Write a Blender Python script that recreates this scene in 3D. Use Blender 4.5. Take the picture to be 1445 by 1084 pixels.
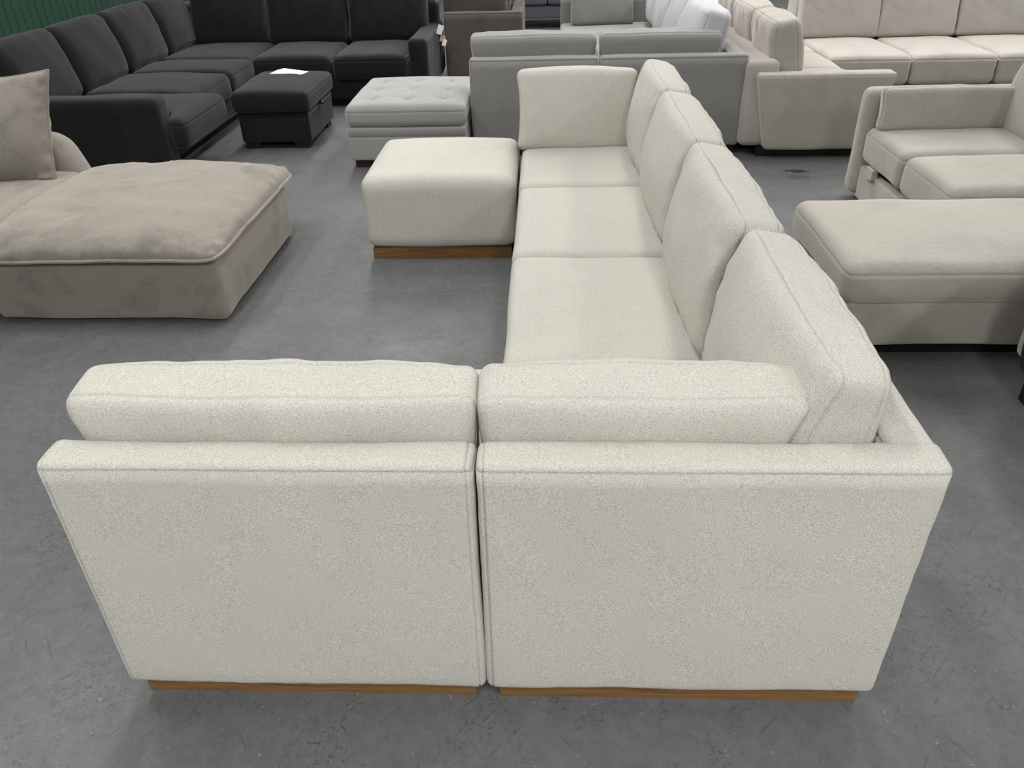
import bpy, bmesh, math, random
from mathutils import Vector, Matrix, noise
random.seed(7)
for o in list(bpy.data.objects): bpy.data.objects.remove(o)
S = bpy.context.scene
# ---------------------------------------------------------------- camera
F, P, Y, RL, H = 1121.9, .559, -.0525, -.0271, 1.72
fw = Vector((math.sin(Y)*math.cos(P), math.cos(Y)*math.cos(P), -math.sin(P)))
r0 = Vector((math.cos(Y), -math.sin(Y), 0)); u0 = r0.cross(fw)
rt = math.cos(RL)*r0 + math.sin(RL)*u0; up = -math.sin(RL)*r0 + math.cos(RL)*u0
cd = bpy.data.cameras.new('camera'); cam = bpy.data.objects.new('camera', cd); S.collection.objects.link(cam)
cd.sensor_width = 36; cd.lens = F*36/1445; cd.clip_start = .05; cd.clip_end = 100
M = Matrix((rt, up, -fw)).transposed().to_4x4(); M.translation = Vector((0, 0, H)); cam.matrix_world = M
S.camera = cam
# ---------------------------------------------------------------- world, exposure
W = bpy.data.worlds.new('world'); S.world = W; W.use_nodes = True
W.node_tree.nodes['Background'].inputs[0].default_value = (.8, .85, .9, 1)
W.node_tree.nodes['Background'].inputs[1].default_value = .3
S.view_settings.view_transform = 'Standard'; S.view_settings.look = 'None'
S.view_settings.exposure = 0.0; S.view_settings.gamma = 1; S.view_settings.use_curve_mapping = False
CEIL = 4.6
LAMPS = []   # (x, y, power) of the long unseen strip lamps, which run along y
XS = (-2.1, 1.0, 4.1, 7.2)
ROWS = ((-1.7, 3.3, 118, XS), (3.3, 4.6, 74, (-3.3, -1.2, 7.0)), (6.8, 4.6, 44, XS), (9.8, 4.6, 92, XS), (12.8, 4.6, 75, XS))   # y, height, power, x places; low first row: fill added behind the camera
for y, z, p, xs in ROWS:
    for x in xs: LAMPS.append((x, y, z, p*(1.7 if y == 6.8 and x > 2 else 1)))
# ---------------------------------------------------------------- materials
def mat(name, rough=.85):
    m = bpy.data.materials.new(name); m.use_nodes = True
    b = m.node_tree.nodes['Principled BSDF']; b.inputs['Roughness'].default_value = rough
    b.inputs['Specular IOR Level'].default_value = .3
    return m, m.node_tree, b
def N(nt, t, **kw):
    n = nt.nodes.new(t)
    for k, v in kw.items():
        if k in n.inputs: n.inputs[k].default_value = v
        else: setattr(n, k, v)
    return n
def ramp(nt, stops):
    n = nt.nodes.new('ShaderNodeValToRGB'); e = n.color_ramp.elements
    while len(e) < len(stops): e.new(.5)
    for k, (p, c) in enumerate(stops):
        e[k].position = p; e[k].color = (*c, 1) if len(c) == 3 else c
    return n
def mul(c, k): return tuple(min(1, v*k) for v in c)
def fabric(name, col, weave=330, contrast=.25, nap=0., napscale=5, bump=.35, sheen=.2, stretch=None, rough=.9, naptint=(1, 1, 1), dist=.002):
    m, nt, b = mat(name, rough); L = nt.links.new
    tc = N(nt, 'ShaderNodeTexCoord'); src = tc.outputs['Object']
    mp = N(nt, 'ShaderNodeMapping'); L(src, mp.inputs[0])
    if stretch: mp.inputs['Scale'].default_value = stretch
    n1 = N(nt, 'ShaderNodeTexNoise', Scale=weave, Detail=2.0, Roughness=.6); L(mp.outputs[0], n1.inputs['Vector'])
    rp = ramp(nt, [(.3, mul(col, 1-contrast)), (.52, col), (.72, mul(col, 1+contrast*.55))]); L(n1.outputs[0], rp.inputs[0])
    out = rp.outputs[0]
    if nap:
        n2 = N(nt, 'ShaderNodeTexNoise', Scale=napscale, Detail=5.0, Roughness=.62, Distortion=.6); L(src, n2.inputs['Vector'])
        r2 = ramp(nt, [(.3, mul(naptint, 1-nap)), (.5, (1, 1, 1)), (.72, mul((1, 1, 1), 1))]); L(n2.outputs[0], r2.inputs[0])
        mx = N(nt, 'ShaderNodeMix', data_type='RGBA', blend_type='MULTIPLY'); mx.inputs[0].default_value = 1
        L(out, mx.inputs[6]); L(r2.outputs[0], mx.inputs[7]); out = mx.outputs[2]
    L(out, b.inputs['Base Color'])
    bp = N(nt, 'ShaderNodeBump', Strength=bump, Distance=dist); L(n1.outputs[0], bp.inputs['Height']); L(bp.outputs[0], b.inputs['Normal'])
    b.inputs['Sheen Weight'].default_value = sheen; b.inputs['Sheen Roughness'].default_value = .5; mxc = max(col); b.inputs['Sheen Tint'].default_value = (*[v/mxc for v in col], 1)
    b.inputs['Specular IOR Level'].default_value = .15
    return m
def plain(name, col, rough=.6, spec=.3, metal=0, vary=.12, scale=20):
    m, nt, b = mat(name, rough); L = nt.links.new
    tc = N(nt, 'ShaderNodeTexCoord'); n1 = N(nt, 'ShaderNodeTexNoise', Scale=scale, Detail=3.0); L(tc.outputs['Object'], n1.inputs['Vector'])
    rp = ramp(nt, [(.3, mul(col, 1-vary)), (.7, mul(col, 1+vary))]); L(n1.outputs[0], rp.inputs[0]); L(rp.outputs[0], b.inputs['Base Color'])
    b.inputs['Specular IOR Level'].default_value = spec; b.inputs['Metallic'].default_value = metal
    return m
def wood(name, c1, c2):
    m, nt, b = mat(name, .5); L = nt.links.new
    tc = N(nt, 'ShaderNodeTexCoord'); mp = N(nt, 'ShaderNodeMapping'); mp.inputs['Scale'].default_value = (1.5, 1.5, 45)
    L(tc.outputs['Object'], mp.inputs[0])
    n = N(nt, 'ShaderNodeTexNoise', Scale=3.0, Detail=6.0, Distortion=.8); L(mp.outputs[0], n.inputs['Vector'])
    rp = ramp(nt, [(.3, c1), (.7, c2)]); L(n.outputs[0], rp.inputs[0]); L(rp.outputs[0], b.inputs['Base Color'])
    return m
CREAM = fabric('cream_boucle', (.585, .57, .52), weave=400, contrast=.36, bump=.7, sheen=.05, nap=.05, napscale=3)
CREAM_IN = CREAM
GREY = fabric('light_grey_weave', (.25, .248, .238), weave=350, contrast=.2, nap=.06, napscale=4, sheen=.45)
GREYB = fabric('pale_grey_weave', (.55, .56, .58), weave=350, contrast=.15, nap=.05, napscale=4, sheen=.1)
TUFT = fabric('silver_grey_linen', (.33, .328, .315), weave=380, contrast=.2, sheen=.6)
BEIGE = fabric('beige_velvet', (.40, .374, .342), weave=300, contrast=.1, nap=.16, napscale=3.5, sheen=.6, bump=.15)
STONE = fabric('stone_chenille', (.37, .352, .318), weave=150, contrast=.16, nap=.12, napscale=5, sheen=.7, stretch=(.35, 1, 4), bump=.3)
TAUPE = fabric('taupe_chenille', (.255, .232, .205), weave=160, contrast=.16, nap=.30, napscale=5.5, sheen=.5, stretch=(1, .5, 1.4), bump=.3)
CHAR = fabric('charcoal_velvet', (.0105, .0106, .0110), weave=300, contrast=.12, nap=.5, napscale=9, sheen=.17, bump=.12, rough=.8)
BROWN = fabric('brown_taupe_velvet', (.105, .090, .080), weave=300, contrast=.1, nap=.2, napscale=5, sheen=.15, bump=.15)
SLATE = fabric('slate_tweed', (.085, .088, .098), weave=320, contrast=.35, sheen=.1)
WHITEF = fabric('white_weave', (.78, .77, .73), weave=320, contrast=.1, sheen=.1)
BLUEP = fabric('pale_blue_print', (.33, .40, .46), weave=60, contrast=.5, sheen=.0)
OAK = wood('oak_wood', (.14, .072, .026), (.255, .140, .055))
DWOOD = wood('dark_wood', (.018, .008, .006), (.04, .016, .012))
BLACK = plain('black_plinth', (.008, .008, .009), .5)
LEATHER = plain('dark_brown_leather', (.022, .014, .011), .42, .5, vary=.3, scale=9)
BRASS = plain('aged_nail_metal', (.10, .085, .07), .35, .5, metal=.9)
PLASTIC = plain('black_plastic', (.01, .01, .012), .35, .5)
def paper():
    m, nt, b = mat('printed_paper', .6); L = nt.links.new
    tc = N(nt, 'ShaderNodeTexCoord'); mp = N(nt, 'ShaderNodeMapping'); L(tc.outputs['Object'], mp.inputs[0])
    mp.inputs['Scale'].default_value = (60, 9, 1)
    n = N(nt, 'ShaderNodeTexNoise', Scale=2.0, Detail=2.0); L(mp.outputs[0], n.inputs['Vector'])
    rp = ramp(nt, [(.36, (.55, .56, .6)), (.42, (.88, .89, .92))]); L(n.outputs[0], rp.inputs[0]); L(rp.outputs[0], b.inputs['Base Color'])
    return m
PAPER = paper()
KRAFT = plain('tan_card', (.5, .36, .24), .7)
def floor_mat():
    m, nt, b = mat('painted_concrete', .5); L = nt.links.new
    tc = N(nt, 'ShaderNodeTexCoord'); src = tc.outputs['Object']
    def nz(scale, detail=4., rough=.6, dist=0., sc=None, rot=0):
        s = src
        if sc:
            m0 = N(nt, 'ShaderNodeMapping'); m0.inputs['Rotation'].default_value = (0, 0, rot); L(src, m0.inputs[0])
            mp = N(nt, 'ShaderNodeMapping'); mp.inputs['Scale'].default_value = sc; L(m0.outputs[0], mp.inputs[0]); s = mp.outputs[0]
        n = N(nt, 'ShaderNodeTexNoise', Scale=scale, Detail=detail, Roughness=rough, Distortion=dist); L(s, n.inputs['Vector']); return n
    def mix(a, bcol, fac, mode='MIX'):
        x = N(nt, 'ShaderNodeMix', data_type='RGBA', blend_type=mode)
        if isinstance(fac, float): x.inputs[0].default_value = fac
        else: L(fac, x.inputs[0])
        L(a, x.inputs[6])
        if isinstance(bcol, tuple): x.inputs[7].default_value = (*bcol, 1)
        else: L(bcol, x.inputs[7])
        return x.outputs[2]
    base = ramp(nt, [(.3, (.114, .118, .121)), (.55, (.133, .138, .141)), (.75, (.154, .159, .162))]); L(nz(1.3, 6., .65, .5).outputs[0], base.inputs[0])
    c = base.outputs[0]
    g = ramp(nt, [(.35, (.86, .86, .86)), (.6, (1.05, 1.05, 1.05))]); L(nz(28, 5., .7).outputs[0], g.inputs[0]); c = mix(c, g.outputs[0], 1.0, 'MULTIPLY')
    # pits and scratches in the paint
    pit = ramp(nt, [(.55, (0, 0, 0)), (.63, (1, 1, 1))]); L(nz(95, 3., .7).outputs[0], pit.inputs[0])
    area = ramp(nt, [(.47, (0, 0, 0)), (.64, (1, 1, 1))]); L(nz(3.4, 3., .6, 1.).outputs[0], area.inputs[0])
    am = N(nt, 'ShaderNodeMath', operation='MULTIPLY'); L(pit.outputs[0], am.inputs[0]); L(area.outputs[0], am.inputs[1])
    am2 = N(nt, 'ShaderNodeMath', operation='MULTIPLY'); L(am.outputs[0], am2.inputs[0]); am2.inputs[1].default_value = .75
    c = mix(c, (.055, .052, .05), am2.outputs[0])
    for rot, sc in ((1.0, (7, 80, 1)), (-.9, (9, 95, 1)), (2.4, (8, 90, 1))):
        s1 = ramp(nt, [(.68, (0, 0, 0)), (.72, (1, 1, 1))]); L(nz(1.0, 2., .5, .3, sc, rot).outputs[0], s1.inputs[0])
        s2 = N(nt, 'ShaderNodeMath', operation='MULTIPLY'); L(s1.outputs[0], s2.inputs[0]); s2.inputs[1].default_value = .45
        c = mix(c, (.06, .06, .06), s2.outputs[0])
    wh = ramp(nt, [(.735, (0, 0, 0)), (.765, (1, 1, 1))]); L(nz(85, 1., .5).outputs[0], wh.inputs[0]); 
    wm = N(nt, 'ShaderNodeMath', operation='MULTIPLY'); L(wh.outputs[0], wm.inputs[0]); wm.inputs[1].default_value = .28
    c = mix(c, (.42, .42, .41), wm.outputs[0])
    # worn patches with a place of their own
    def blob(cx, cy, rx, ry, col, amount, thr=.5, ns=9):
        nonlocal c
        sx = N(nt, 'ShaderNodeSeparateXYZ'); L(src, sx.inputs[0])
        def ax(i, c0, r_):
            a = N(nt, 'ShaderNodeMath', operation='SUBTRACT'); L(sx.outputs[i], a.inputs[0]); a.inputs[1].default_value = c0
            d = N(nt, 'ShaderNodeMath', operation='DIVIDE'); L(a.outputs[0], d.inputs[0]); d.inputs[1].default_value = r_
            p = N(nt, 'ShaderNodeMath', operation='MULTIPLY'); L(d.outputs[0], p.inputs[0]); L(d.outputs[0], p.inputs[1]); return p
        a = ax(0, cx, rx); d = ax(1, cy, ry)
        s = N(nt, 'ShaderNodeMath', operation='ADD'); L(a.outputs[0], s.inputs[0]); L(d.outputs[0], s.inputs[1])
        n = nz(ns, 4., .65, .4); k = N(nt, 'ShaderNodeMath', operation='MULTIPLY'); L(n.outputs[0], k.inputs[0]); k.inputs[1].default_value = 2.2
        t = N(nt, 'ShaderNodeMath', operation='SUBTRACT'); L(k.outputs[0], t.inputs[0]); L(s.outputs[0], t.inputs[1])
        rr = ramp(nt, [(thr, (0, 0, 0)), (min(1, thr+.12), (amount,)*3)]); L(t.outputs[0], rr.inputs[0])
        c = mix(c, col, rr.outputs[0])
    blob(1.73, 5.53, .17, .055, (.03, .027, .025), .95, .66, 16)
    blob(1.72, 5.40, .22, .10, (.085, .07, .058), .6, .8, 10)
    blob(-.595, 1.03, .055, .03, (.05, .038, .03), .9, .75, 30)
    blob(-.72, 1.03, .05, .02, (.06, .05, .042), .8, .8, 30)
    L(c, b.inputs['Base Color'])
    rr = ramp(nt, [(.3, (.36,)*3), (.7, (.58,)*3)]); L(nz(6, 5.).outputs[0], rr.inputs[0]); L(rr.outputs[0], b.inputs['Roughness'])
    bp = N(nt, 'ShaderNodeBump', Strength=.25, Distance=.002); L(nz(45, 5., .7).outputs[0], bp.inputs['Height']); L(bp.outputs[0], b.inputs['Normal'])
    b.inputs['Specular IOR Level'].default_value = .32
    return m
# ---------------------------------------------------------------- helpers
COL = S.collection
def link(name, me, m, parent=None, loc=(0, 0, 0), rot=(0, 0, 0)):
    o = bpy.data.objects.new(name, me); COL.objects.link(o)
    if m is not None: me.materials.append(m)
    o.location = loc; o.rotation_euler = rot
    if parent is not None: o.parent = parent
    return o
def empty(name, label, cat, loc=(0, 0, 0), rz=0, group=None):
    o = bpy.data.objects.new(name, None); COL.objects.link(o); o.location = loc; o.rotation_euler = (0, 0, rz)
    o.empty_display_size = .1
    return tag(o, label, cat, group)
def tag(o, label, cat, group=None):
    o['label'] = label; o['category'] = cat
    if group: o['group'] = group
    return o
def mesh(name, vs, fs, smooth=True):
    me = bpy.data.meshes.new(name); me.from_pydata(vs, [], fs); me.update()
    bm = bmesh.new(); bm.from_mesh(me); bmesh.ops.recalc_face_normals(bm, faces=bm.faces); bm.to_mesh(me); bm.free()
    if smooth:
        me.polygons.foreach_set('use_smooth', [True]*len(me.polygons))
    return me
def axis_grid(h, r, step, seams, dl=.0032):
    g = [-h + r*(1-math.cos(k/4*math.pi/2)) * 1.0 for k in range(5)]
    n = max(1, int(round((2*h-2*r)/step)))
    g += [-h+r + (2*h-2*r)*k/n for k in range(1, n)]
    g += [-v for v in reversed(g[:5])]
    for s in seams:
        g = [v for v in g if abs(v-s) > dl*2.2 or abs(abs(v)-h) < 1e-6]
        g += [s-dl, s, s+dl]
    return sorted(g)
def soft_box(name, size, r=.04, step=.04, seams=(), groove=.004, deform=None, wob=0., wobscale=4., seed=0, fine=0., finescale=25.):
    """closed box with rounded edges, stitched seam grooves and free deformation, centred on its origin"""
    hx, hy, hz = (s/2 for s in size); hh = (hx, hy, hz); r = min(r, hx*.98, hy*.98, hz*.98)
    sm = [[], [], []]
    for a, s in seams: sm[a].append(s)
    G = [axis_grid(hh[a], r, step, sm[a]) for a in range(3)]
    n = [len(g)-1 for g in G]
    idx = {}; vs = []
    off = Vector((seed*7.13, seed*3.7, seed*1.9))
    def V(i, j, k):
        key = (i, j, k)
        if key in idx: return idx[key]
        p = Vector((G[0][i], G[1][j], G[2][k]))
        q = Vector([max(-(hh[a]-r), min(hh[a]-r, p[a])) for a in range(3)])
        d = p-q
        if d.length < 1e-9: d = Vector((0, 0, 1))
        d.normalize(); w = q + d*r
        for a, s in seams:
            if abs(p[a]-s) < 1e-6: w = w - d*groove
        if wob: w = w + d*wob*noise.noise(w*wobscale+off)
        if fine: w = w + d*fine*noise.noise(w*finescale+off)
        if deform: w = Vector(deform(w.x, w.y, w.z, d))
        idx[key] = len(vs); vs.append(w); return idx[key]
    fs = []
    for k in (0, n[2]):
        for i in range(n[0]):
            for j in range(n[1]): fs.append((V(i, j, k), V(i+1, j, k), V(i+1, j+1, k), V(i, j+1, k)))
    for j in (0, n[1]):
        for i in range(n[0]):
            for k in range(n[2]): fs.append((V(i, j, k), V(i+1, j, k), V(i+1, j, k+1), V(i, j, k+1)))
    for i in (0, n[0]):
        for j in range(n[1]):
            for k in range(n[2]): fs.append((V(i, j, k), V(i, j+1, k), V(i, j+1, k+1), V(i, j, k+1)))
    return mesh(name, vs, fs)
def box_between(name, a, b, m, parent, base=(0, 0, 0), **kw):
    """soft box given by two world corners, parented to a thing standing at base"""
    c = [(a[k]+b[k])/2-base[k] for k in range(3)]; s = [abs(b[k]-a[k]) for k in range(3)]
    return link(name, soft_box(name, s, **kw), m, parent, c)
def sgnpow(v, p): return math.copysign(abs(v)**p, v)
def seat_deform(hx, hy, hz, crown, front=0.):
    def f(x, y, z, d):
        u = max(0, 1-(x/hx)**2); v = max(0, 1-(y/hy)**2); k = max(0, (z/hz+.2)/1.2)
        return (x, y, z + crown*k*(u**.55)*(v**.55))
    return f
def back_cushion_mesh(name, w, t, h, bulge=.045, rear=.015, ear=.02, seed=0, seams=True, step=.03, r=.05, gather=.004, lean_top=0., taper=(0, 0)):
    hx, hy, hz = w/2, t/2, h/2
    off = Vector((seed*5.1, 0, seed*2.3))
    def f(x, y, z, d):
        u = max(0, 1-(x/hx)**2); v = max(0, 1-(z/hz)**2)
        s = y/hy
        b = (bulge if s > 0 else rear)
        y2 = y + s*b*(u**.6)*(v**.6)
        # thinner towards the corners, edges drawn in between plump corners
        y2 *= 1 - .16*(1-u)*(1-v)*1.0
        x2 = x*(1 - ear*2*(v)*abs(x/hx)**3) ; z2 = z + (.5*ear*u if z > 0 else 0)*(z/hz)
        # gathers running away from the seams on the border
        g = math.exp(-((abs(z)-hz)/.10)**2) if z > 0 else math.exp(-((abs(z)-hz)/.06)**2)
        g2 = math.exp(-((abs(x)-hx)/.07)**2)
        q = noise.noise(Vector((x*17, y*3, z*2.5))+off)*g + noise.noise(Vector((x*2.5, y*3, z*19))+off)*g2
        y2 += s*q*gather*1.6; z2 += q*gather*.4*(z/hz)
        y2 += lean_top*max(0, z/hz)**2
        x2 *= 1 - (taper[0] if x < 0 else taper[1])*(1-z/hz)/2
        return (x2, y2, z2)
    sm = [(1, hy-.028), (1, -hy+.028)] if seams else []
    return soft_box(name, (w, t, h), r=r, step=step, seams=sm, groove=.0065, deform=f, wob=.007, wobscale=5, seed=seed)
def pillow_mesh(name, w, h, t, seed=0, n=34, pinch=.05, power=.55, dent=0., cr=0., wr=.006):
    """knife-edge cushion: lens section, pinched sides, in the xy plane, t thick in z"""
    vs = []; fs = []; off = Vector((seed*3.3, seed*1.7, 0)); rim = []
    def pt(i, j, s):
        u = -math.cos(math.pi*i/n); v = -math.cos(math.pi*j/n)
        x = u*w/2*(1-pinch*(1-v*v)*abs(u)**2-cr*abs(u*v)**8); y = v*h/2*(1-pinch*(1-u*u)*abs(v)**2-cr*abs(u*v)**8)
        k = (max(0, 1-u*u)*max(0, 1-v*v))**power
        z = t/2*k
        z += (.010+wr*.35)*noise.noise(Vector((x*6, y*6, s*2))+off)*min(1, k*3)
        ev = math.exp(-((1-abs(v))/.16)**2); eu = math.exp(-((1-abs(u))/.16)**2)   # puckers running in from the piping
        z += wr*.55*min(1, k*4)*(ev*noise.noise(Vector((x*24, y*3, s))+off) + eu*noise.noise(Vector((x*3, y*24, s))+off))
        edge = min(1-abs(u), 1-abs(v))
        z += wr*noise.noise(Vector((x*26, y*26, s*2))+off)*math.exp(-(edge/.12)**2)*min(1, k*6)
        z -= dent*t*math.exp(-((u*u+v*v)/.25))*(1 if s > 0 else 0)
        return Vector((x, y, s*max(z, 0 if k < 1e-6 else .0)))
    idx = {}
    def V(i, j, s):
        e = i in (0, n) or j in (0, n); key = (i, j, 0 if e else s)
        if key not in idx: idx[key] = len(vs); vs.append(pt(i, j, s))
        return idx[key]
    for s in (1, -1):
        for i in range(n):
            for j in range(n): fs.append((V(i, j, s), V(i+1, j, s), V(i+1, j+1, s), V(i, j+1, s)))
    rim = [(i, 0) for i in range(n)]+[(n, j) for j in range(n)]+[(i, n) for i in range(n, 0, -1)]+[(0, j) for j in range(n, 0, -1)]
    path = [pt(i, j, 1) for i, j in rim]
    return mesh(name, vs, fs), path
def tube_mesh(name, path, r, closed=True, seg=8):
    vs = []; fs = []; n = len(path)
    for i, p in enumerate(path):
        a = path[(i-1) % n] if closed or i > 0 else p; b = path[(i+1) % n] if closed or i < n-1 else p
        t = (b-a).normalized() if (b-a).length > 1e-9 else Vector((1, 0, 0))
        s = t.cross(Vector((0, 0, 1))); s = s.normalized() if s.length > 1e-3 else Vector((1, 0, 0)); q = s.cross(t)
        for k in range(seg):
            an = 2*math.pi*k/seg; vs.append(p + r*(math.cos(an)*s + math.sin(an)*q))
    m = n if closed else n-1
    for i in range(m):
        for k in range(seg):
            fs.append((i*seg+k, i*seg+(k+1) % seg, ((i+1) % n)*seg+(k+1) % seg, ((i+1) % n)*seg+k))
    if not closed:
        fs.append(tuple(range(seg))); fs.append(tuple((n-1)*seg+k for k in range(seg)))
    return mesh(name, vs, fs)
def flat_box(name, a, b, m, parent=None, base=(0, 0, 0), bev=.004):
    bm = bmesh.new(); bmesh.ops.create_cube(bm, size=1)
    for v in bm.verts: v.co = Vector([v.co[k]*abs(b[k]-a[k]) for k in range(3)])
    if bev: bmesh.ops.bevel(bm, geom=bm.edges[:], offset=bev, segments=2, affect='EDGES')
    me = bpy.data.meshes.new(name); bm.to_mesh(me); bm.free()
    return link(name, me, m, parent, [(a[k]+b[k])/2-base[k] for k in range(3)])
# ---------------------------------------------------------------- setting
def structure(o): o['kind'] = 'structure'; return o
X0, X1, Y0, Y1 = -4.12, 9.0, -5.5, 17.0
structure(flat_box('floor', (X0-.1, Y0-.1, -.1), (X1+.1, Y1+.1, 0), None, bev=0)).data.materials.append(floor_mat())
bpy.data.objects['floor'].location = (0, 0, -.05)   # origin at the room's zero so that stains keep their place
for v in bpy.data.objects['floor'].data.vertices: v.co.x += (X0+X1)/2; v.co.y += (Y0+Y1)/2
PLASTER = plain('warehouse_paint', (.17, .17, .17), .8, vary=.05, scale=2)
GREENP = plain('green_paint', (.022, .062, .042), .55, vary=.12, scale=3)
structure(flat_box('ceiling', (X0-.1, Y0-.1, CEIL+.25), (X1+.1, Y1+.1, CEIL+.35), PLASTER, bev=0))
structure(flat_box('wall_back', (X0, Y1, 0), (X1, Y1+.1, CEIL+.25), PLASTER, bev=0))
structure(flat_box('wall_front', (X0, Y0-.1, 0), (X1, Y0, CEIL+.25), PLASTER, bev=0))
structure(flat_box('wall_right', (X1, Y0, 0), (X1+.1, Y1, CEIL+.25), PLASTER, bev=0))
def green_wall():
    # vertical boards with a groove between them, one mesh
    vs = []; fs = []; p = .105; n = int((Y1-Y0)/p)+1; x = X0; z1 = 2.6
    prof = []
    for k in range(n):
        y = Y0+k*p; prof += [(x-.006, y), (x-.006, y+.008), (x, y+.011), (x, y+p-.003)]
    for (a, y) in prof: vs += [(a, y, 0), (a, y, z1)]
    for k in range(len(prof)-1): fs.append((2*k, 2*k+2, 2*k+3, 2*k+1))
    me = bpy.data.meshes.new('wall_left'); me.from_pydata(vs, [], fs)
    o = structure(link('wall_left', me, GREENP)); o.data.update()
    structure(flat_box('wall_left', (X0-.1, Y0, 0), (X0-.012, Y1, CEIL+.25), PLASTER, bev=0))
green_wall()
# lamps
LAMPM, nt, b = mat('lamp_diffuser'); b.inputs['Emission Color'].default_value = (1, .98, .95, 1); b.inputs['Emission Strength'].default_value = 2.5
HOUS = plain('white_enamel', (.7, .7, .7), .4)
ld = {}
for k, (x, y, z, pw) in enumerate(LAMPS):
    t = empty('unseen_strip_lamp', 'unseen long white strip lamp, placed to light the sofas; the low row is added fill', 'ceiling lamp', (x, y, z), group='strip lamps under the ceiling')
    flat_box('housing', (-.27, -1.25, .02), (.27, 1.25, .25), HOUS, t)
    flat_box('diffuser', (-.25, -1.22, .0), (.25, 1.22, .018), LAMPM, t, bev=0)
    if pw not in ld:
        l = bpy.data.lights.new('strip_light', 'AREA'); l.shape = 'RECTANGLE'; l.size = .5; l.size_y = 2.4; l.energy = pw; l.color = (1, .985, .96); ld[pw] = l
    lo = bpy.data.objects.new('strip_light', ld[pw]); COL.objects.link(lo); lo.parent = t; lo.location = (0, 0, -.02)

# ---------------------------------------------------------------- modular seat sections
SEED = [0]
def section(label, x0, x1, y0, y1, backs, m, plinth, top=.745, seat=.425, th=.10, ph=.06, inset=.027, crown=.022, group=None,
            step=.05, r=.022, name='sofa_section', cat='sofa section', seatstep=None, sr=.042, flare=0.):
    """one piece of a modular sofa. backs: any of near, far, left, right"""
    SEED[0] += 1; sd = SEED[0]
    base = ((x0+x1)/2, (y0+y1)/2, 0)
    t = empty(name, label, cat, base, group=group)
    flat_box('plinth', (x0+inset, y0+inset, 0), (x1-inset, y1-inset, ph), plinth, t, base, bev=.002)
    g = .0005
    ax0, ax1, ay0, ay1 = x0+g, x1-g, y0+g, y1-g
    for i, bk in enumerate(backs):
        q = th if i == 0 else th-.004
        if bk == 'near': a, b_ = (x0+g, y0, ph), (x1-g, y0+q, top); ay0 = y0+q
        if bk == 'far': a, b_ = (x0+g, y1-q, ph), (x1-g, y1, top); ay1 = y1-q
        if bk == 'right': a, b_ = (x1-q, y0+g, ph), (x1, y1-g, top); ax1 = x1-q
        if bk == 'left': a, b_ = (x0, y0+g, ph), (x0+q, y1-g, top); ax0 = x0+q
        if i:   # the second side butts into the first one
            f = backs[0]
            if f == 'near': a = (a[0], a[1]+th*.45, a[2])
            if f == 'far': b_ = (b_[0], b_[1]-th*.45, b_[2])
            if f == 'right': b_ = (b_[0]-th*.45, b_[1], b_[2])
            if f == 'left': a = (a[0]+th*.45, a[1], a[2])
        hz = (top-ph)/2; hx = (b_[0]-a[0])/2; hy = (b_[1]-a[1])/2
        sm = [(2, hz-.016)]
        if bk in ('near', 'far'): sm += [(0, -hx+.013)] + ([(0, hx-.013)] if len(backs) == 1 else [])
        else: sm += [(1, -hy+.013), (1, hy-.013)] if len(backs) == 1 else []
        fl = (lambda x, y, z, d: (x-flare*(1 if x < -hx+.06 else 0)*(z+hz)/(2*hz), y, z)) if i == 0 and len(backs) == 1 else (lambda x, y, z, d: (x+flare*(1 if x > hx-.06 else 0)*(z+hz)/(2*hz), y, z))
        if not flare: fl = None
        box_between('backrest' if i == 0 else 'side_backrest', a, b_, m, t, base, r=r, deform=fl, step=step, seams=sm, groove=.006, wob=.006, wobscale=3.2, seed=sd+i*11,
                    fine=.0015, finescale=22)
    hx, hy, hz = (ax1-ax0)/2, (ay1-ay0)/2, (seat-ph)/2
    box_between('seat', (ax0, ay0, ph), (ax1, ay1, seat), m, t, base, r=sr, step=seatstep or step, deform=seat_deform(hx, hy, hz, crown), wob=.006, wobscale=3, seed=sd)
    return t
def back_cushion(label, loc, rz, lean, w, t, h, m, group, seed, cat='back cushion', name='back_cushion', **kw):
    me = back_cushion_mesh(name, w, t, h, seed=seed, **kw)
    o = link(name, me, m, None, loc); o.rotation_mode = 'XYZ'
    o.rotation_euler = (lean, 0, rz)      # local +y is the plump front, leaning back towards -y
    return tag(o, label, cat, group)
PI = math.pi
# ---------------------------------------------------------------- the cream sectional
A0, A1, A2 = -1.041, -.148, .783
D = [1.245, 2.176, 3.069, 3.962, 4.893]
GC = 'pieces of the cream sectional'
section('armless cream sofa piece with its back to the camera and oak plinth, left in front', A0, A1-.001, D[0], D[1], ['near'], CREAM, OAK, step=.03, flare=.011, group=GC)
section('cream corner sofa piece nearest the camera with backs on two sides and oak plinth', A1+.002, A2, D[0], D[1]-.004, ['near', 'right'], CREAM, OAK, step=.03, flare=.012, group=GC)
section('armless cream sofa piece beyond the nearest corner piece in the long row', A1, A2, D[1]+.004, D[2]-.003, ['right'], CREAM, OAK, step=.03, group=GC)
section('armless cream sofa piece with its seat beside the gap before the far corner piece', A1, A2, D[2]+.003, D[3]-.003, ['right'], CREAM, OAK, step=.03, group=GC)
section('cream corner sofa piece at the far end of the long row, beside the ottoman', A1, A2, D[3]+.003, D[4], ['far', 'right'], CREAM, OAK, step=.03, group=GC)
tt = section('cream ottoman with domed top and oak plinth joined to the far end of the sofa', -.985, -.165, 4.025, 4.83, [], CREAM, OAK, seat=.445, crown=.035,
        step=.03, name='ottoman', cat='ottoman', sr=.06, inset=.03)
GB = 'loose back cushions of the cream sectional'
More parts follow.
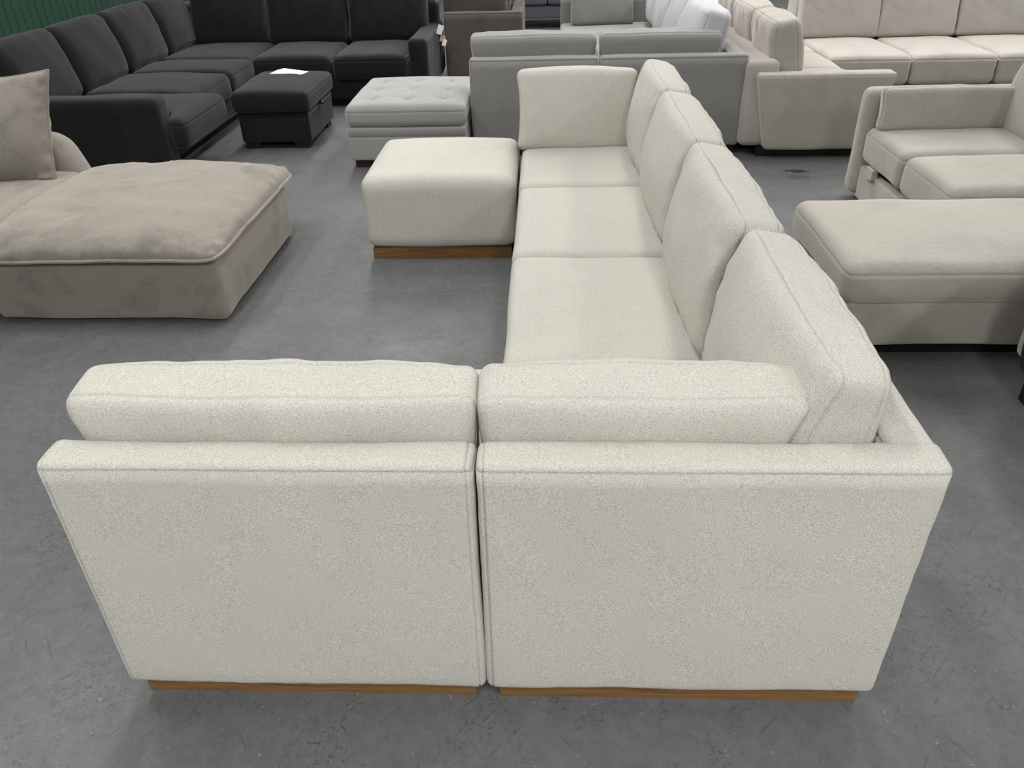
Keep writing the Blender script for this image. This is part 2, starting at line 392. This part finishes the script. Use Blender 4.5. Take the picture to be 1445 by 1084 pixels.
back_cushion('cream back cushion on the left front armless piece of the cream sofa', (-.588, 1.455, .632), 0, math.radians(9), .886, .165, .410, CREAM, GB, 1, step=.02, r=.036, ear=.006, taper=(.13, .03))
back_cushion('cream back cushion lying against the near back of the front corner piece', (.198, 1.455, .632), 0, math.radians(9), .700, .165, .410, CREAM, GB, 2, step=.02, r=.036, ear=.006, taper=(.03, .38))
for k, (yc, w, lab) in enumerate([(1.757, .83, 'cream back cushion on the long side nearest the camera, tucked into the corner'),
                                  (2.625, .88, 'cream back cushion second from the camera along the long side'),
                                  (3.515, .88, 'cream back cushion third from the camera along the long side'),
                                  (4.36, .78, 'cream back cushion at the far end of the long side beside the square end cushion')]):
    back_cushion(lab, ((.590, .578, .578, .578)[k], yc, .660), PI/2, math.radians(10), w, .165, .455, CREAM, GB, 3+k, step=.02, bulge=.055, gather=.006, r=.036)
back_cushion('square cream cushion standing against the far end back of the cream sofa', (.165, 4.70, .63), PI, math.radians(7), .69, .15, .43, CREAM, GB, 9, step=.025, bulge=.03, r=.04, ear=.03)

# ---------------------------------------------------------------- grey sectional behind
B0, B1, B2 = -.56, .362, 1.405
E_ = [5.97, 6.93, 7.85, 8.77, 9.75]
GG = 'pieces of the grey sectional'
section('armless grey sofa piece with its back to the camera, left behind the cream ottoman', B0, B1-.004, E_[0], E_[1], ['near'], GREY, BLACK, top=.69, seat=.42, th=.13, group=GG)
section('grey corner sofa piece with its smooth back behind the cream cushions', B1+.004, B2, E_[0], E_[1]-.003, ['near', 'right'], GREY, BLACK, top=.69, seat=.42, th=.13, group=GG)
section('armless grey sofa piece, first beyond the grey corner piece', B1+.1, B2+.03, E_[1], E_[2]-.003, ['right'], GREY, BLACK, top=.69, seat=.42, th=.13, group=GG)
section('armless grey sofa piece, second beyond the grey corner piece', B1+.1, B2+.04, E_[2], E_[3]-.003, ['right'], GREY, BLACK, top=.69, seat=.42, th=.13, group=GG)
section('grey corner sofa piece at the far end of the grey sofa', B1-.22, B2+.05, E_[3], E_[4], ['far', 'right'], GREY, BLACK, top=.69, seat=.42, th=.13, group=GG)
GGB = 'loose back cushions of the grey sectional'
back_cushion('long grey back cushion lying behind the left grey sofa back', (-.105, 6.19, .635), 0, math.radians(8), .925, .19, .38, GREY, GGB, 21)
back_cushion('long grey back cushion in front of the grey corner, right of the matching one', (.80, 6.19, .635), 0, math.radians(8), .885, .19, .38, GREY, GGB, 22)
for k, yc in enumerate((6.58, 7.38, 8.26, 9.10)):
    back_cushion(['pale grey cushion with crumpled end nearest on the grey sofa return', 'pale grey cushion second along the grey sofa return',
                  'pale grey cushion third along the grey sofa return', 'pale grey cushion deepest in the grey sofa return'][k],
                 (1.16+.02*k, yc, .70), PI/2, math.radians(14), .80, .22, .50, GREYB, GGB, 23+k, bulge=.07, gather=.009)
back_cushion('grey back cushion standing upright at the far end of the grey sofa', (.58, 9.42, .68), PI, math.radians(8), .68, .2, .52, GREY, GGB, 28)

# ---------------------------------------------------------------- beige sectional, right behind
def beige():
    x0 = 1.45
    base = (1.9, 6.9, 0)
    t = empty('sofa_section', 'light beige velvet sofa run with a low end panel facing the camera and black plinth', 'sofa section', base)
    flat_box('plinth', (1.52, 5.90, 0), (2.32, 7.95, .07), BLACK, t, base)
    box_between('arm', (x0+.0, 5.82, .06), (2.40, 5.96, .585), BEIGE, t, base, r=.03, step=.06, seams=[(2, .245)], groove=.003, wob=.006, seed=3,
                deform=lambda x, y, z, d: (x-.11*(x/.475)*(.26-z)/.52, y, z))
    box_between('backrest', (x0-.06, 5.90, .07), (x0+.17, 8.6, .66), BEIGE, t, base, r=.05, step=.08, wob=.006, seed=4)
    for k in range(3):
        y0 = 5.97+k*.70
        box_between('seat', (x0+.17, y0, .20), (2.33, y0+.69, .455), BEIGE, t, base, r=.06, step=.05, deform=seat_deform(.35, .345, .13, .03), seed=5+k, wob=.008)
    box_between('base', (x0+.1, 5.96, .07), (2.30, 8.1, .22), BEIGE, t, base, r=.02, step=.1)
    G1 = 'back cushions of the beige sofa run'
    for k in range(3):
        back_cushion(['plump beige back cushion nearest the camera, above the low end panel', 'plump beige back cushion in the middle of the three in a row', 'plump beige back cushion farthest of the three in a row'][k],
                     (1.67, 6.33+k*.72, .67), -PI/2, math.radians(10), .70, .20, .47, BEIGE, G1, 40+k, bulge=.06, gather=.009)
    bx = [2.35, 3.045, 3.75, 4.46]
    for k in range(3):
        a, c = bx[k], bx[k+1]-.008; b2 = ((a+c)/2, 7.9, 0)
        s = empty('sofa_section', ['beige sofa seat farthest back, first right of the corner', 'beige sofa seat farthest back, second from the corner', 'beige sofa seat farthest back, third from the corner at the picture edge'][k],
                  'sofa section', b2, group='seats of the far beige sofa row')
        flat_box('plinth', (a+.03, 7.25, 0), (c-.03, 8.6, .07), BLACK, s, b2)
        box_between('base', (a, 7.22, .07), (c, 8.7, .21), BEIGE, s, b2, r=.02, step=.1)
        hy = .46
        box_between('seat', (a, 7.15, .215), (c, 8.13, .45), BEIGE, s, b2, r=.05, step=.05, seams=[(2, .085)], groove=.004, deform=seat_deform((c-a)/2, .49, .12, .03), seed=8+k, wob=.007)
        me = back_cushion_mesh('back_cushion', .705, .2, .56, seed=50+k, bulge=.03, r=.03, ear=.004)
        o = link('back_cushion', me, BEIGE, s, ((a+c)/2-b2[0], 8.20-b2[1], .725)); o.rotation_euler = (math.radians(10), 0, PI)
        box_between('backrest', (a, 8.3, .2), (c, 8.7, .85), BEIGE, s, b2, r=.05, step=.1)
beige()

# ---------------------------------------------------------------- stone sofa with chaise, right
def stone():
    base = (2.4, 4.4, 0)
    t = empty('sleeper_sofa', 'stone beige two-seat sofa with a pull-out front panel, at the right picture edge', 'sofa', base)
    box_between('arm', (1.885, 4.93, .035), (3.0, 5.07, .665), STONE, t, base, r=.05, step=.05, wob=.005, seed=2)
    box_between('front_panel', (1.915, 3.74, .03), (1.975, 4.92, .225), STONE, t, base, r=.015, step=.06, wob=.008, seed=3)
    flat_box('base', (1.98, 3.74, .02), (3.1, 4.925, .25), BLACK, t, base)
    for k, (a, c) in enumerate([(4.325, 4.925), (3.73, 4.318)]):
        hy = (c-a)/2
        box_between('seat_cushion', (1.90, a, .255), (2.75, c, .455), STONE, t, base, r=.05, step=.03, seams=[(2, .066)], groove=.004, deform=seat_deform(.425, hy, .10, .022), seed=4+k, wob=.006)
    for k, y in enumerate((4.72, 4.10)):
        box_between('pull_strap', (1.895, y-.05, .20), (1.935, y+.05, .262), STONE, t, base, r=.006, step=.02, wob=.006, wobscale=20, seed=k)
    box_between('backrest', (2.93, 3.74, .2), (3.12, 4.93, .75), STONE, t, base, r=.05, step=.1)
    for k, (a, lab) in enumerate([(4.62, 'tall stone beige back cushion cut by the right picture edge'), ]):
        back_cushion(lab, (2.80, a, .70), PI/2, math.radians(13), .62, .22, .58, STONE, None, 60+k, bulge=.06)
    # small bolster lying along the arm
    back_cushion('flat stone beige cushion standing along the inner side of the sofa arm', (2.32, 4.835, .575), PI, math.radians(4), .80, .12, .235, STONE, None, 62, bulge=.012, r=.035, seams=True, name='bolster_cushion', cat='cushion', step=.02, ear=.02)
    b2 = (2.0, 3.3, 0)
    c = empty('chaise', 'stone beige storage chaise with thick cushion top and black underside, right of the cream sofa', 'chaise', b2)
    box_between('cushion', (1.175, 2.915, .255), (2.75, 3.73, .43), STONE, c, b2, r=.055, step=.04, seams=[(2, .052)], groove=.004, deform=seat_deform(.79, .41, .09, .015), seed=9, wob=.006)
    box_between('base', (1.21, 2.945, .065), (2.75, 3.72, .27), STONE, c, b2, r=.02, step=.05, wob=.008, seed=10)
    flat_box('plinth', (1.33, 3.0, 0), (2.7, 3.66, .066), BLACK, c, b2)
    box_between('arm', (1.90, 2.77, .05), (2.9, 2.91, .62), STONE, c, b2, r=.04, step=.06, seed=12)
    flat_box('arm_plinth', (1.95, 2.80, 0), (2.8, 2.89, .052), BLACK, c, b2)
    # leather armchair edge
    b3 = (2.2, 2.45, 0)
    l = empty('leather_sofa', 'dark brown leather sofa corner with nailheads at the right picture edge', 'sofa', b3)
    box_between('arm', (1.775, 2.05, .10), (2.10, 2.68, .56), LEATHER, l, b3, r=.07, step=.04, wob=.01, seed=14,
                deform=lambda x, y, z, d: (x-.035*math.sin((z/.46+.5)*PI)*(1 if x < 0 else 0), y, z))
    flat_box('base', (1.81, 2.08, .0), (2.75, 2.64, .12), BLACK, l, b3)
    box_between('seat', (2.09, 2.05, .12), (2.75, 2.66, .42), LEATHER, l, b3, r=.05, step=.08)
    bm = bmesh.new(); bmesh.ops.create_uvsphere(bm, u_segments=8, v_segments=6, radius=.009)
    me = bpy.data.meshes.new('nailhead'); bm.to_mesh(me); bm.free(); me.materials.append(BRASS)
    for p in [(1.776, 2.10+.028*k, .150) for k in range(19)] + [(1.80+.03*k, 2.672, .150) for k in range(8)]:
        o = bpy.data.objects.new('nailhead', me); COL.objects.link(o); o.parent = l; o.location = Vector(p)-Vector(b3)
stone()

# ---------------------------------------------------------------- taupe sofa and pouf, left
def taupe():
    base = (-2.07, 3.9, 0)
    t = empty('ottoman', 'large square taupe ottoman with a soft pillow top and piped edge', 'ottoman', base)
    box_between('base', (-2.63, 3.29, .012), (-1.505, 4.42, .315), TAUPE, t, base, r=.035, step=.04, wob=.012, wobscale=3, seed=1, fine=.002, finescale=12,
                deform=lambda x, y, z, d: (x, y, z))
    me, path = pillow_mesh('pillow_top', 1.205, 1.30, .34, seed=2, n=72, pinch=.02, power=.27, dent=.03, cr=.045, wr=.022)
    for v in me.vertices:
        # squashed flat below, plump above, edge hanging over the base
        v.co.z = v.co.z*(.76 if v.co.z > 0 else .16)
    def sag(p):
        e = max(abs(p[0])/.615, abs(p[1])/.65)
        p[2] += -.020*max(0, e-.8)/.2 + .010*noise.noise(Vector((p[0]*4, p[1]*4, 1)))*(1 if e > .8 else e/.8)
        return p
    for v in me.vertices: sag(v.co)
    o = link('pillow_top', me, TAUPE, t, (-.005, -.015, .352))
    pp = [sag(p.copy())+Vector((p.x, p.y, 0)).normalized()*.004 for p in path]
    link('piping', tube_mesh('piping', pp, .0085), TAUPE, o)
    flat_box('foot_board', (-2.55, 3.36, 0), (-1.58, 4.35, .014), BLACK, t, base, bev=0)
    b2 = (-3.3, 4.2, 0)
    s = empty('sofa', 'taupe sofa end with rounded low arm and deep seat at the left picture edge', 'sofa', b2)
    box_between('base', (-4.0, 3.2, .012), (-2.72, 4.55, .26), TAUPE, s, b2, r=.03, step=.08, wob=.008)
    box_between('seat', (-4.0, 3.2, .24), (-2.68, 4.50, .375), TAUPE, s, b2, r=.06, step=.05, deform=seat_deform(.66, .65, .07, .03), wob=.01)
    box_between('arm', (-4.05, 4.50, .012), (-2.75, 4.76, .56), TAUPE, s, b2, r=.11, step=.06, wob=.006,
                deform=lambda x, y, z, d: (x + (-.10*max(0, z/.28) if x > 0 else 0), y, z))
    me, path = pillow_mesh('throw_pillow', .58, .58, .27, seed=5, n=48, pinch=.07, power=.5, wr=.02)
    for v in me.vertices: v.co.x += .17*v.co.y       # slumped to one side
    path = [Vector((p.x+.17*p.y, p.y, p.z)) for p in path]
    o = link('throw_pillow', me, TAUPE, None, (-3.03, 4.36, .635)); o.rotation_euler = (math.radians(74), math.radians(-3), math.radians(6))
    tag(o, 'large taupe throw pillow with piped edge standing on the taupe sofa at the left edge', 'pillow')
    link('piping', tube_mesh('piping', path, .007), TAUPE, o)
taupe()

# ---------------------------------------------------------------- charcoal sectional along the green wall
def charcoal():
    base = (-3.2, 6.6, 0)
    t = empty('sectional_sofa', 'charcoal velvet corner sofa with attached backs along the green board wall', 'sofa', base)
    # left run, facing right
    def arm_def(x, y, z, d): return (x, y, z + (.02*math.sin((x+.55)*1.5)))
    box_between('arm', (-3.95, 5.28, .08), (-2.56, 5.48, .60), CHAR, t, base, r=.05, step=.05, wob=.006, seed=1)
    box_between('backrest_frame', (-4.08, 5.30, .08), (-3.74, 8.95, .80), CHAR, t, base, r=.08, step=.08, wob=.008, seed=2)
    box_between('backrest_frame', (-3.78, 8.62, .08), (-1.10, 8.95, .80), CHAR, t, base, r=.08, step=.08, wob=.008, seed=3)
    box_between('base', (-3.74, 5.46, .08), (-2.72, 8.7, .27), CHAR, t, base, r=.02, step=.1, seed=4)
    box_between('base', (-2.73, 7.62, .08), (-1.25, 8.7, .27), CHAR, t, base, r=.02, step=.1, seed=5)
    flat_box('plinth', (-3.7, 5.65, 0), (-2.80, 8.6, .08), BLACK, t, base)
    flat_box('plinth', (-2.81, 7.70, 0), (-1.3, 8.6, .08), BLACK, t, base)
    seats = [(-3.55, -2.42, 5.49, 6.14), (-3.55, -2.66, 6.15, 6.94), (-3.55, -2.66, 6.95, 7.56), (-3.55, -2.70, 7.57, 8.45), (-2.69, -1.965, 7.56, 8.45), (-1.955, -1.265, 7.56, 8.45)]
    sd0 = seat_deform(.565, .325, .10, .028)
    def tcush(x, y, z, d):     # the first cushion reaches round the front of the arm
        e = max(0, min(1, (x-.43)/.02))*max(0, min(1, -y/.3))
        p = sd0(x, y, z, d); return (p[0], p[1]-.17*e, p[2])
    for k, (a, b_, c, d_) in enumerate(seats):
        box_between('seat_cushion', (a, c, .25), (b_, d_, .455), CHAR, t, base, r=.06, step=.05, seams=[(2, .065)], groove=.004,
                    deform=tcush if k == 0 else seat_deform((b_-a)/2, (d_-c)/2, .10, .028), wob=.008, seed=10+k)
    for k, (c, d_) in enumerate([(5.40, 6.17), (6.17, 6.96), (6.96, 7.78), (7.78, 8.56)]):
        me = back_cushion_mesh('back_cushion', d_-c-.006, .26, .50, seed=70+k, bulge=.05, r=.07, seams=False)
        o = link('back_cushion', me, CHAR, t, (-3.67-base[0], (c+d_)/2-base[1], .665)); o.rotation_euler = (math.radians(16), 0, -PI/2)
    for k, (a, b_) in enumerate([(-3.53, -2.77), (-2.77, -1.965), (-1.965, -1.16)]):
        me = back_cushion_mesh('back_cushion', b_-a-.006, .26, .52, seed=80+k, bulge=.04, r=.07, seams=False)
        o = link('back_cushion', me, CHAR, t, ((a+b_)/2-base[0], 8.52-base[1], .675)); o.rotation_euler = (math.radians(14), 0, PI)
    box_between('arm', (-1.26, 7.62, .08), (-1.08, 8.95, .585), CHAR, t, base, r=.05, step=.05, wob=.006, seed=6)
    box_between('pull_strap', (-2.725, 6.33, .245), (-2.70, 6.45, .285), CHAR, t, base, r=.008, step=.02, wob=.004, wobscale=20)
    # tags hanging from the right arm
    b2 = (-1.045, 8.30, .60)
    for k, (m, a, sz, dz, rz) in enumerate([(PAPER, 0, (.055, .085), -.02, .5), (KRAFT, .02, (.05, .055), -.10, .7), (PAPER, .035, (.04, .06), -.135, .9)]):
        o = flat_box('hang_tag', (-sz[0]/2, -.001, -sz[1]/2), (sz[0]/2, .001, sz[1]/2), m, None, (0, 0, 0), bev=0)
        o.location = (b2[0]+.02+a, b2[1]-.12, b2[2]+.0+dz); o.rotation_euler = (.1, .35, rz*.6)
        tag(o, ['white printed tag hanging from the charcoal sofa arm', 'tan card tag hanging just under the white one on the charcoal sofa arm', 'small white tag, lowest of those on the charcoal sofa arm'][k], 'tag', 'tags on the charcoal sofa arm')
    # ottoman
    b3 = (-2.12, 6.62, 0)
    q = empty('ottoman', 'small charcoal velvet storage ottoman with dark wooden feet and a paper on top', 'ottoman', b3)
    box_between('base', (-2.40, 6.24, .055), (-1.85, 7.02, .29), CHAR, q, b3, r=.015, step=.05, seams=[(2, .07)], groove=.004, wob=.004)
    box_between('lid', (-2.43, 6.20, .285), (-1.82, 7.05, .435), CHAR, q, b3, r=.045, step=.04, seams=[(2, .045)], groove=.003, deform=seat_deform(.305, .425, .075, .035), wob=.006, seed=3)
    for x in (-2.33, -1.94):
        for y in (6.33, 6.95): flat_box('foot', (x-.06, y-.06, 0), (x+.06, y+.06, .056), DWOOD, q, b3)
    bm = bmesh.new(); bmesh.ops.create_uvsphere(bm, u_segments=12, v_segments=8, radius=.022)
    for v in bm.verts: v.co.y *= 1.5; v.co.z *= .8
    me = bpy.data.meshes.new('pull_knob'); bm.to_mesh(me); bm.free(); link('pull_knob', me, PLASTIC, q, (-1.825-b3[0], 6.60-b3[1], .278))
    # paper sheet
    vs = []; fs = []; n = 12
    for i in range(n+1):
        for j in range(n+1):
            u, v = i/n-.5, j/n-.5
            vs.append((u*.20, v*.27, .008+.012*math.sin(u*3.2+1)*(.5+v)+.02*max(0, u-.25)))
    for i in range(n):
        for j in range(n): fs.append((i*(n+1)+j, (i+1)*(n+1)+j, (i+1)*(n+1)+j+1, i*(n+1)+j+1))
    me = bpy.data.meshes.new('paper_sheet'); me.from_pydata(vs, [], fs); me.polygons.foreach_set('use_smooth', [True]*len(fs))
    o = link('paper_sheet', me, PAPER, None, (-2.12, 6.78, .462)); o.rotation_euler = (0, 0, math.radians(62))
    sol = o.modifiers.new('s', 'SOLIDIFY'); sol.thickness = .001
    tag(o, 'white printed paper sheet lying on the small charcoal ottoman', 'paper')
charcoal()

# ---------------------------------------------------------------- tufted ottoman
def tufted():
    b = (-1.0, 6.2, 0); x0, x1, y0, y1 = -1.435, -.575, 5.70, 6.70
    t = empty('ottoman', 'light grey storage ottoman with button-tufted lid beside the grey sofa', 'ottoman', b)
    hx, hy = (x1-x0)/2, (y1-y0)/2
    but = [(-.26+.26*i, -.30+.30*j) for i in range(3) for j in range(3)]
    def f(x, y, z, d):
        u = max(0, 1-(x/hx)**2); v = max(0, 1-(y/hy)**2); k = max(0, z/.075)
        z += .028*k*(u**.5)*(v**.5)
        if k > .5:
            dz = 0
            for bx, by in but:
                q = (x-bx)**2+(y-by)**2; dz = max(dz, math.exp(-q/.0022)*.026)
            # creases between neighbouring buttons
            for bx in (-.26, 0, .26): dz += .008*math.exp(-((x-bx)/.018)**2)*(1 if abs(y) < .36 else 0)*k
            for by in (-.30, 0, .30): dz += .008*math.exp(-((y-by)/.018)**2)*(1 if abs(x) < .33 else 0)*k
            z -= dz
        return (x, y, z)
    box_between('lid', (x0, y0, .29), (x1, y1, .44), TUFT, t, b, r=.05, step=.018, seams=[(2, .03)], groove=.003, deform=f, wob=.004)
    box_between('base', (x0+.01, y0+.015, .055), (x1-.01, y1-.01, .288), TUFT, t, b, r=.012, step=.06, seams=[(2, .05)], groove=.005, wob=.003)
    for x in (x0+.09, x1-.09):
        for y in (y0+.09, y1-.09): flat_box('foot', (x-.055, y-.055, 0), (x+.055, y+.055, .056), DWOOD, t, b)
    for k, (bx, by) in enumerate(but):
        bm = bmesh.new(); bmesh.ops.create_uvsphere(bm, u_segments=10, v_segments=6, radius=.012)
        for v in bm.verts: v.co.z *= .45
        me = bpy.data.meshes.new('button'); bm.to_mesh(me); bm.free(); link('button', me, TUFT, t, (bx+(x0+x1)/2-b[0], by+(y0+y1)/2-b[1], .444))
tufted()

# ---------------------------------------------------------------- sofas at the top edge
section('brown taupe corner sofa piece with a flat end panel, right of the charcoal sofa', -1.02, -.245, 8.46, 9.4, ['near', 'right'], BROWN, BLACK, top=.69, seat=.42, th=.12)
back_cushion('wide brown taupe cushion above the brown sofa end panel', (-.72, 8.72, .76), 0, math.radians(8), .66, .2, .44, BROWN, 'brown cushions', 90, bulge=.05)
back_cushion('crumpled brown taupe cushion beside the wide one on the brown sofa', (-.50, 9.10, .74), PI/2, math.radians(12), .60, .22, .46, BROWN, 'brown cushions', 91, bulge=.06, gather=.012)
def far_sofas():
    b = (-.1, 12.6, 0)
    t = empty('sofa', 'dark slate tweed sofa front far behind at the top edge', 'sofa', b)
    box_between('base', (-1.0, 12.2, .14), (1.0, 13.1, .30), SLATE, t, b, r=.02, step=.1)
    for k in range(2): box_between('seat_cushion', (-1.0+k*1.0, 12.17, .305), (-.01+k*1.0, 12.9, .47), SLATE, t, b, r=.04, step=.08)
    box_between('backrest', (-1.0, 12.9, .3), (1.0, 13.1, .8), SLATE, t, b, r=.05, step=.1)
    for x in (-.9, .9):
        for y in (12.3, 13.0): flat_box('foot', (x-.04, y-.04, 0), (x+.04, y+.04, .14), BLACK, t, b)
    b = (1.1, 10.9, 0)
    t = empty('sofa', 'white sofa far behind the grey cushions at the top edge', 'sofa', b)
    box_between('base', (.75, 10.25, .04), (2.3, 11.3, .28), WHITEF, t, b, r=.03, step=.1)
    box_between('seat_cushion', (.75, 10.22, .285), (2.3, 11.1, .45), WHITEF, t, b, r=.05, step=.08)
    box_between('backrest', (.75, 11.1, .285), (2.3, 11.3, .8), WHITEF, t, b, r=.05, step=.08)
    me, path = pillow_mesh('throw_pillow', .42, .42, .16, seed=9, n=24)
    o = link('throw_pillow', me, BLUEP, None, (1.50, 10.42, .60)); o.rotation_euler = (math.radians(60), math.radians(40), .2)
    tag(o, 'pale blue patterned pillow at the top edge between the grey and beige sofas', 'pillow')
far_sofas()
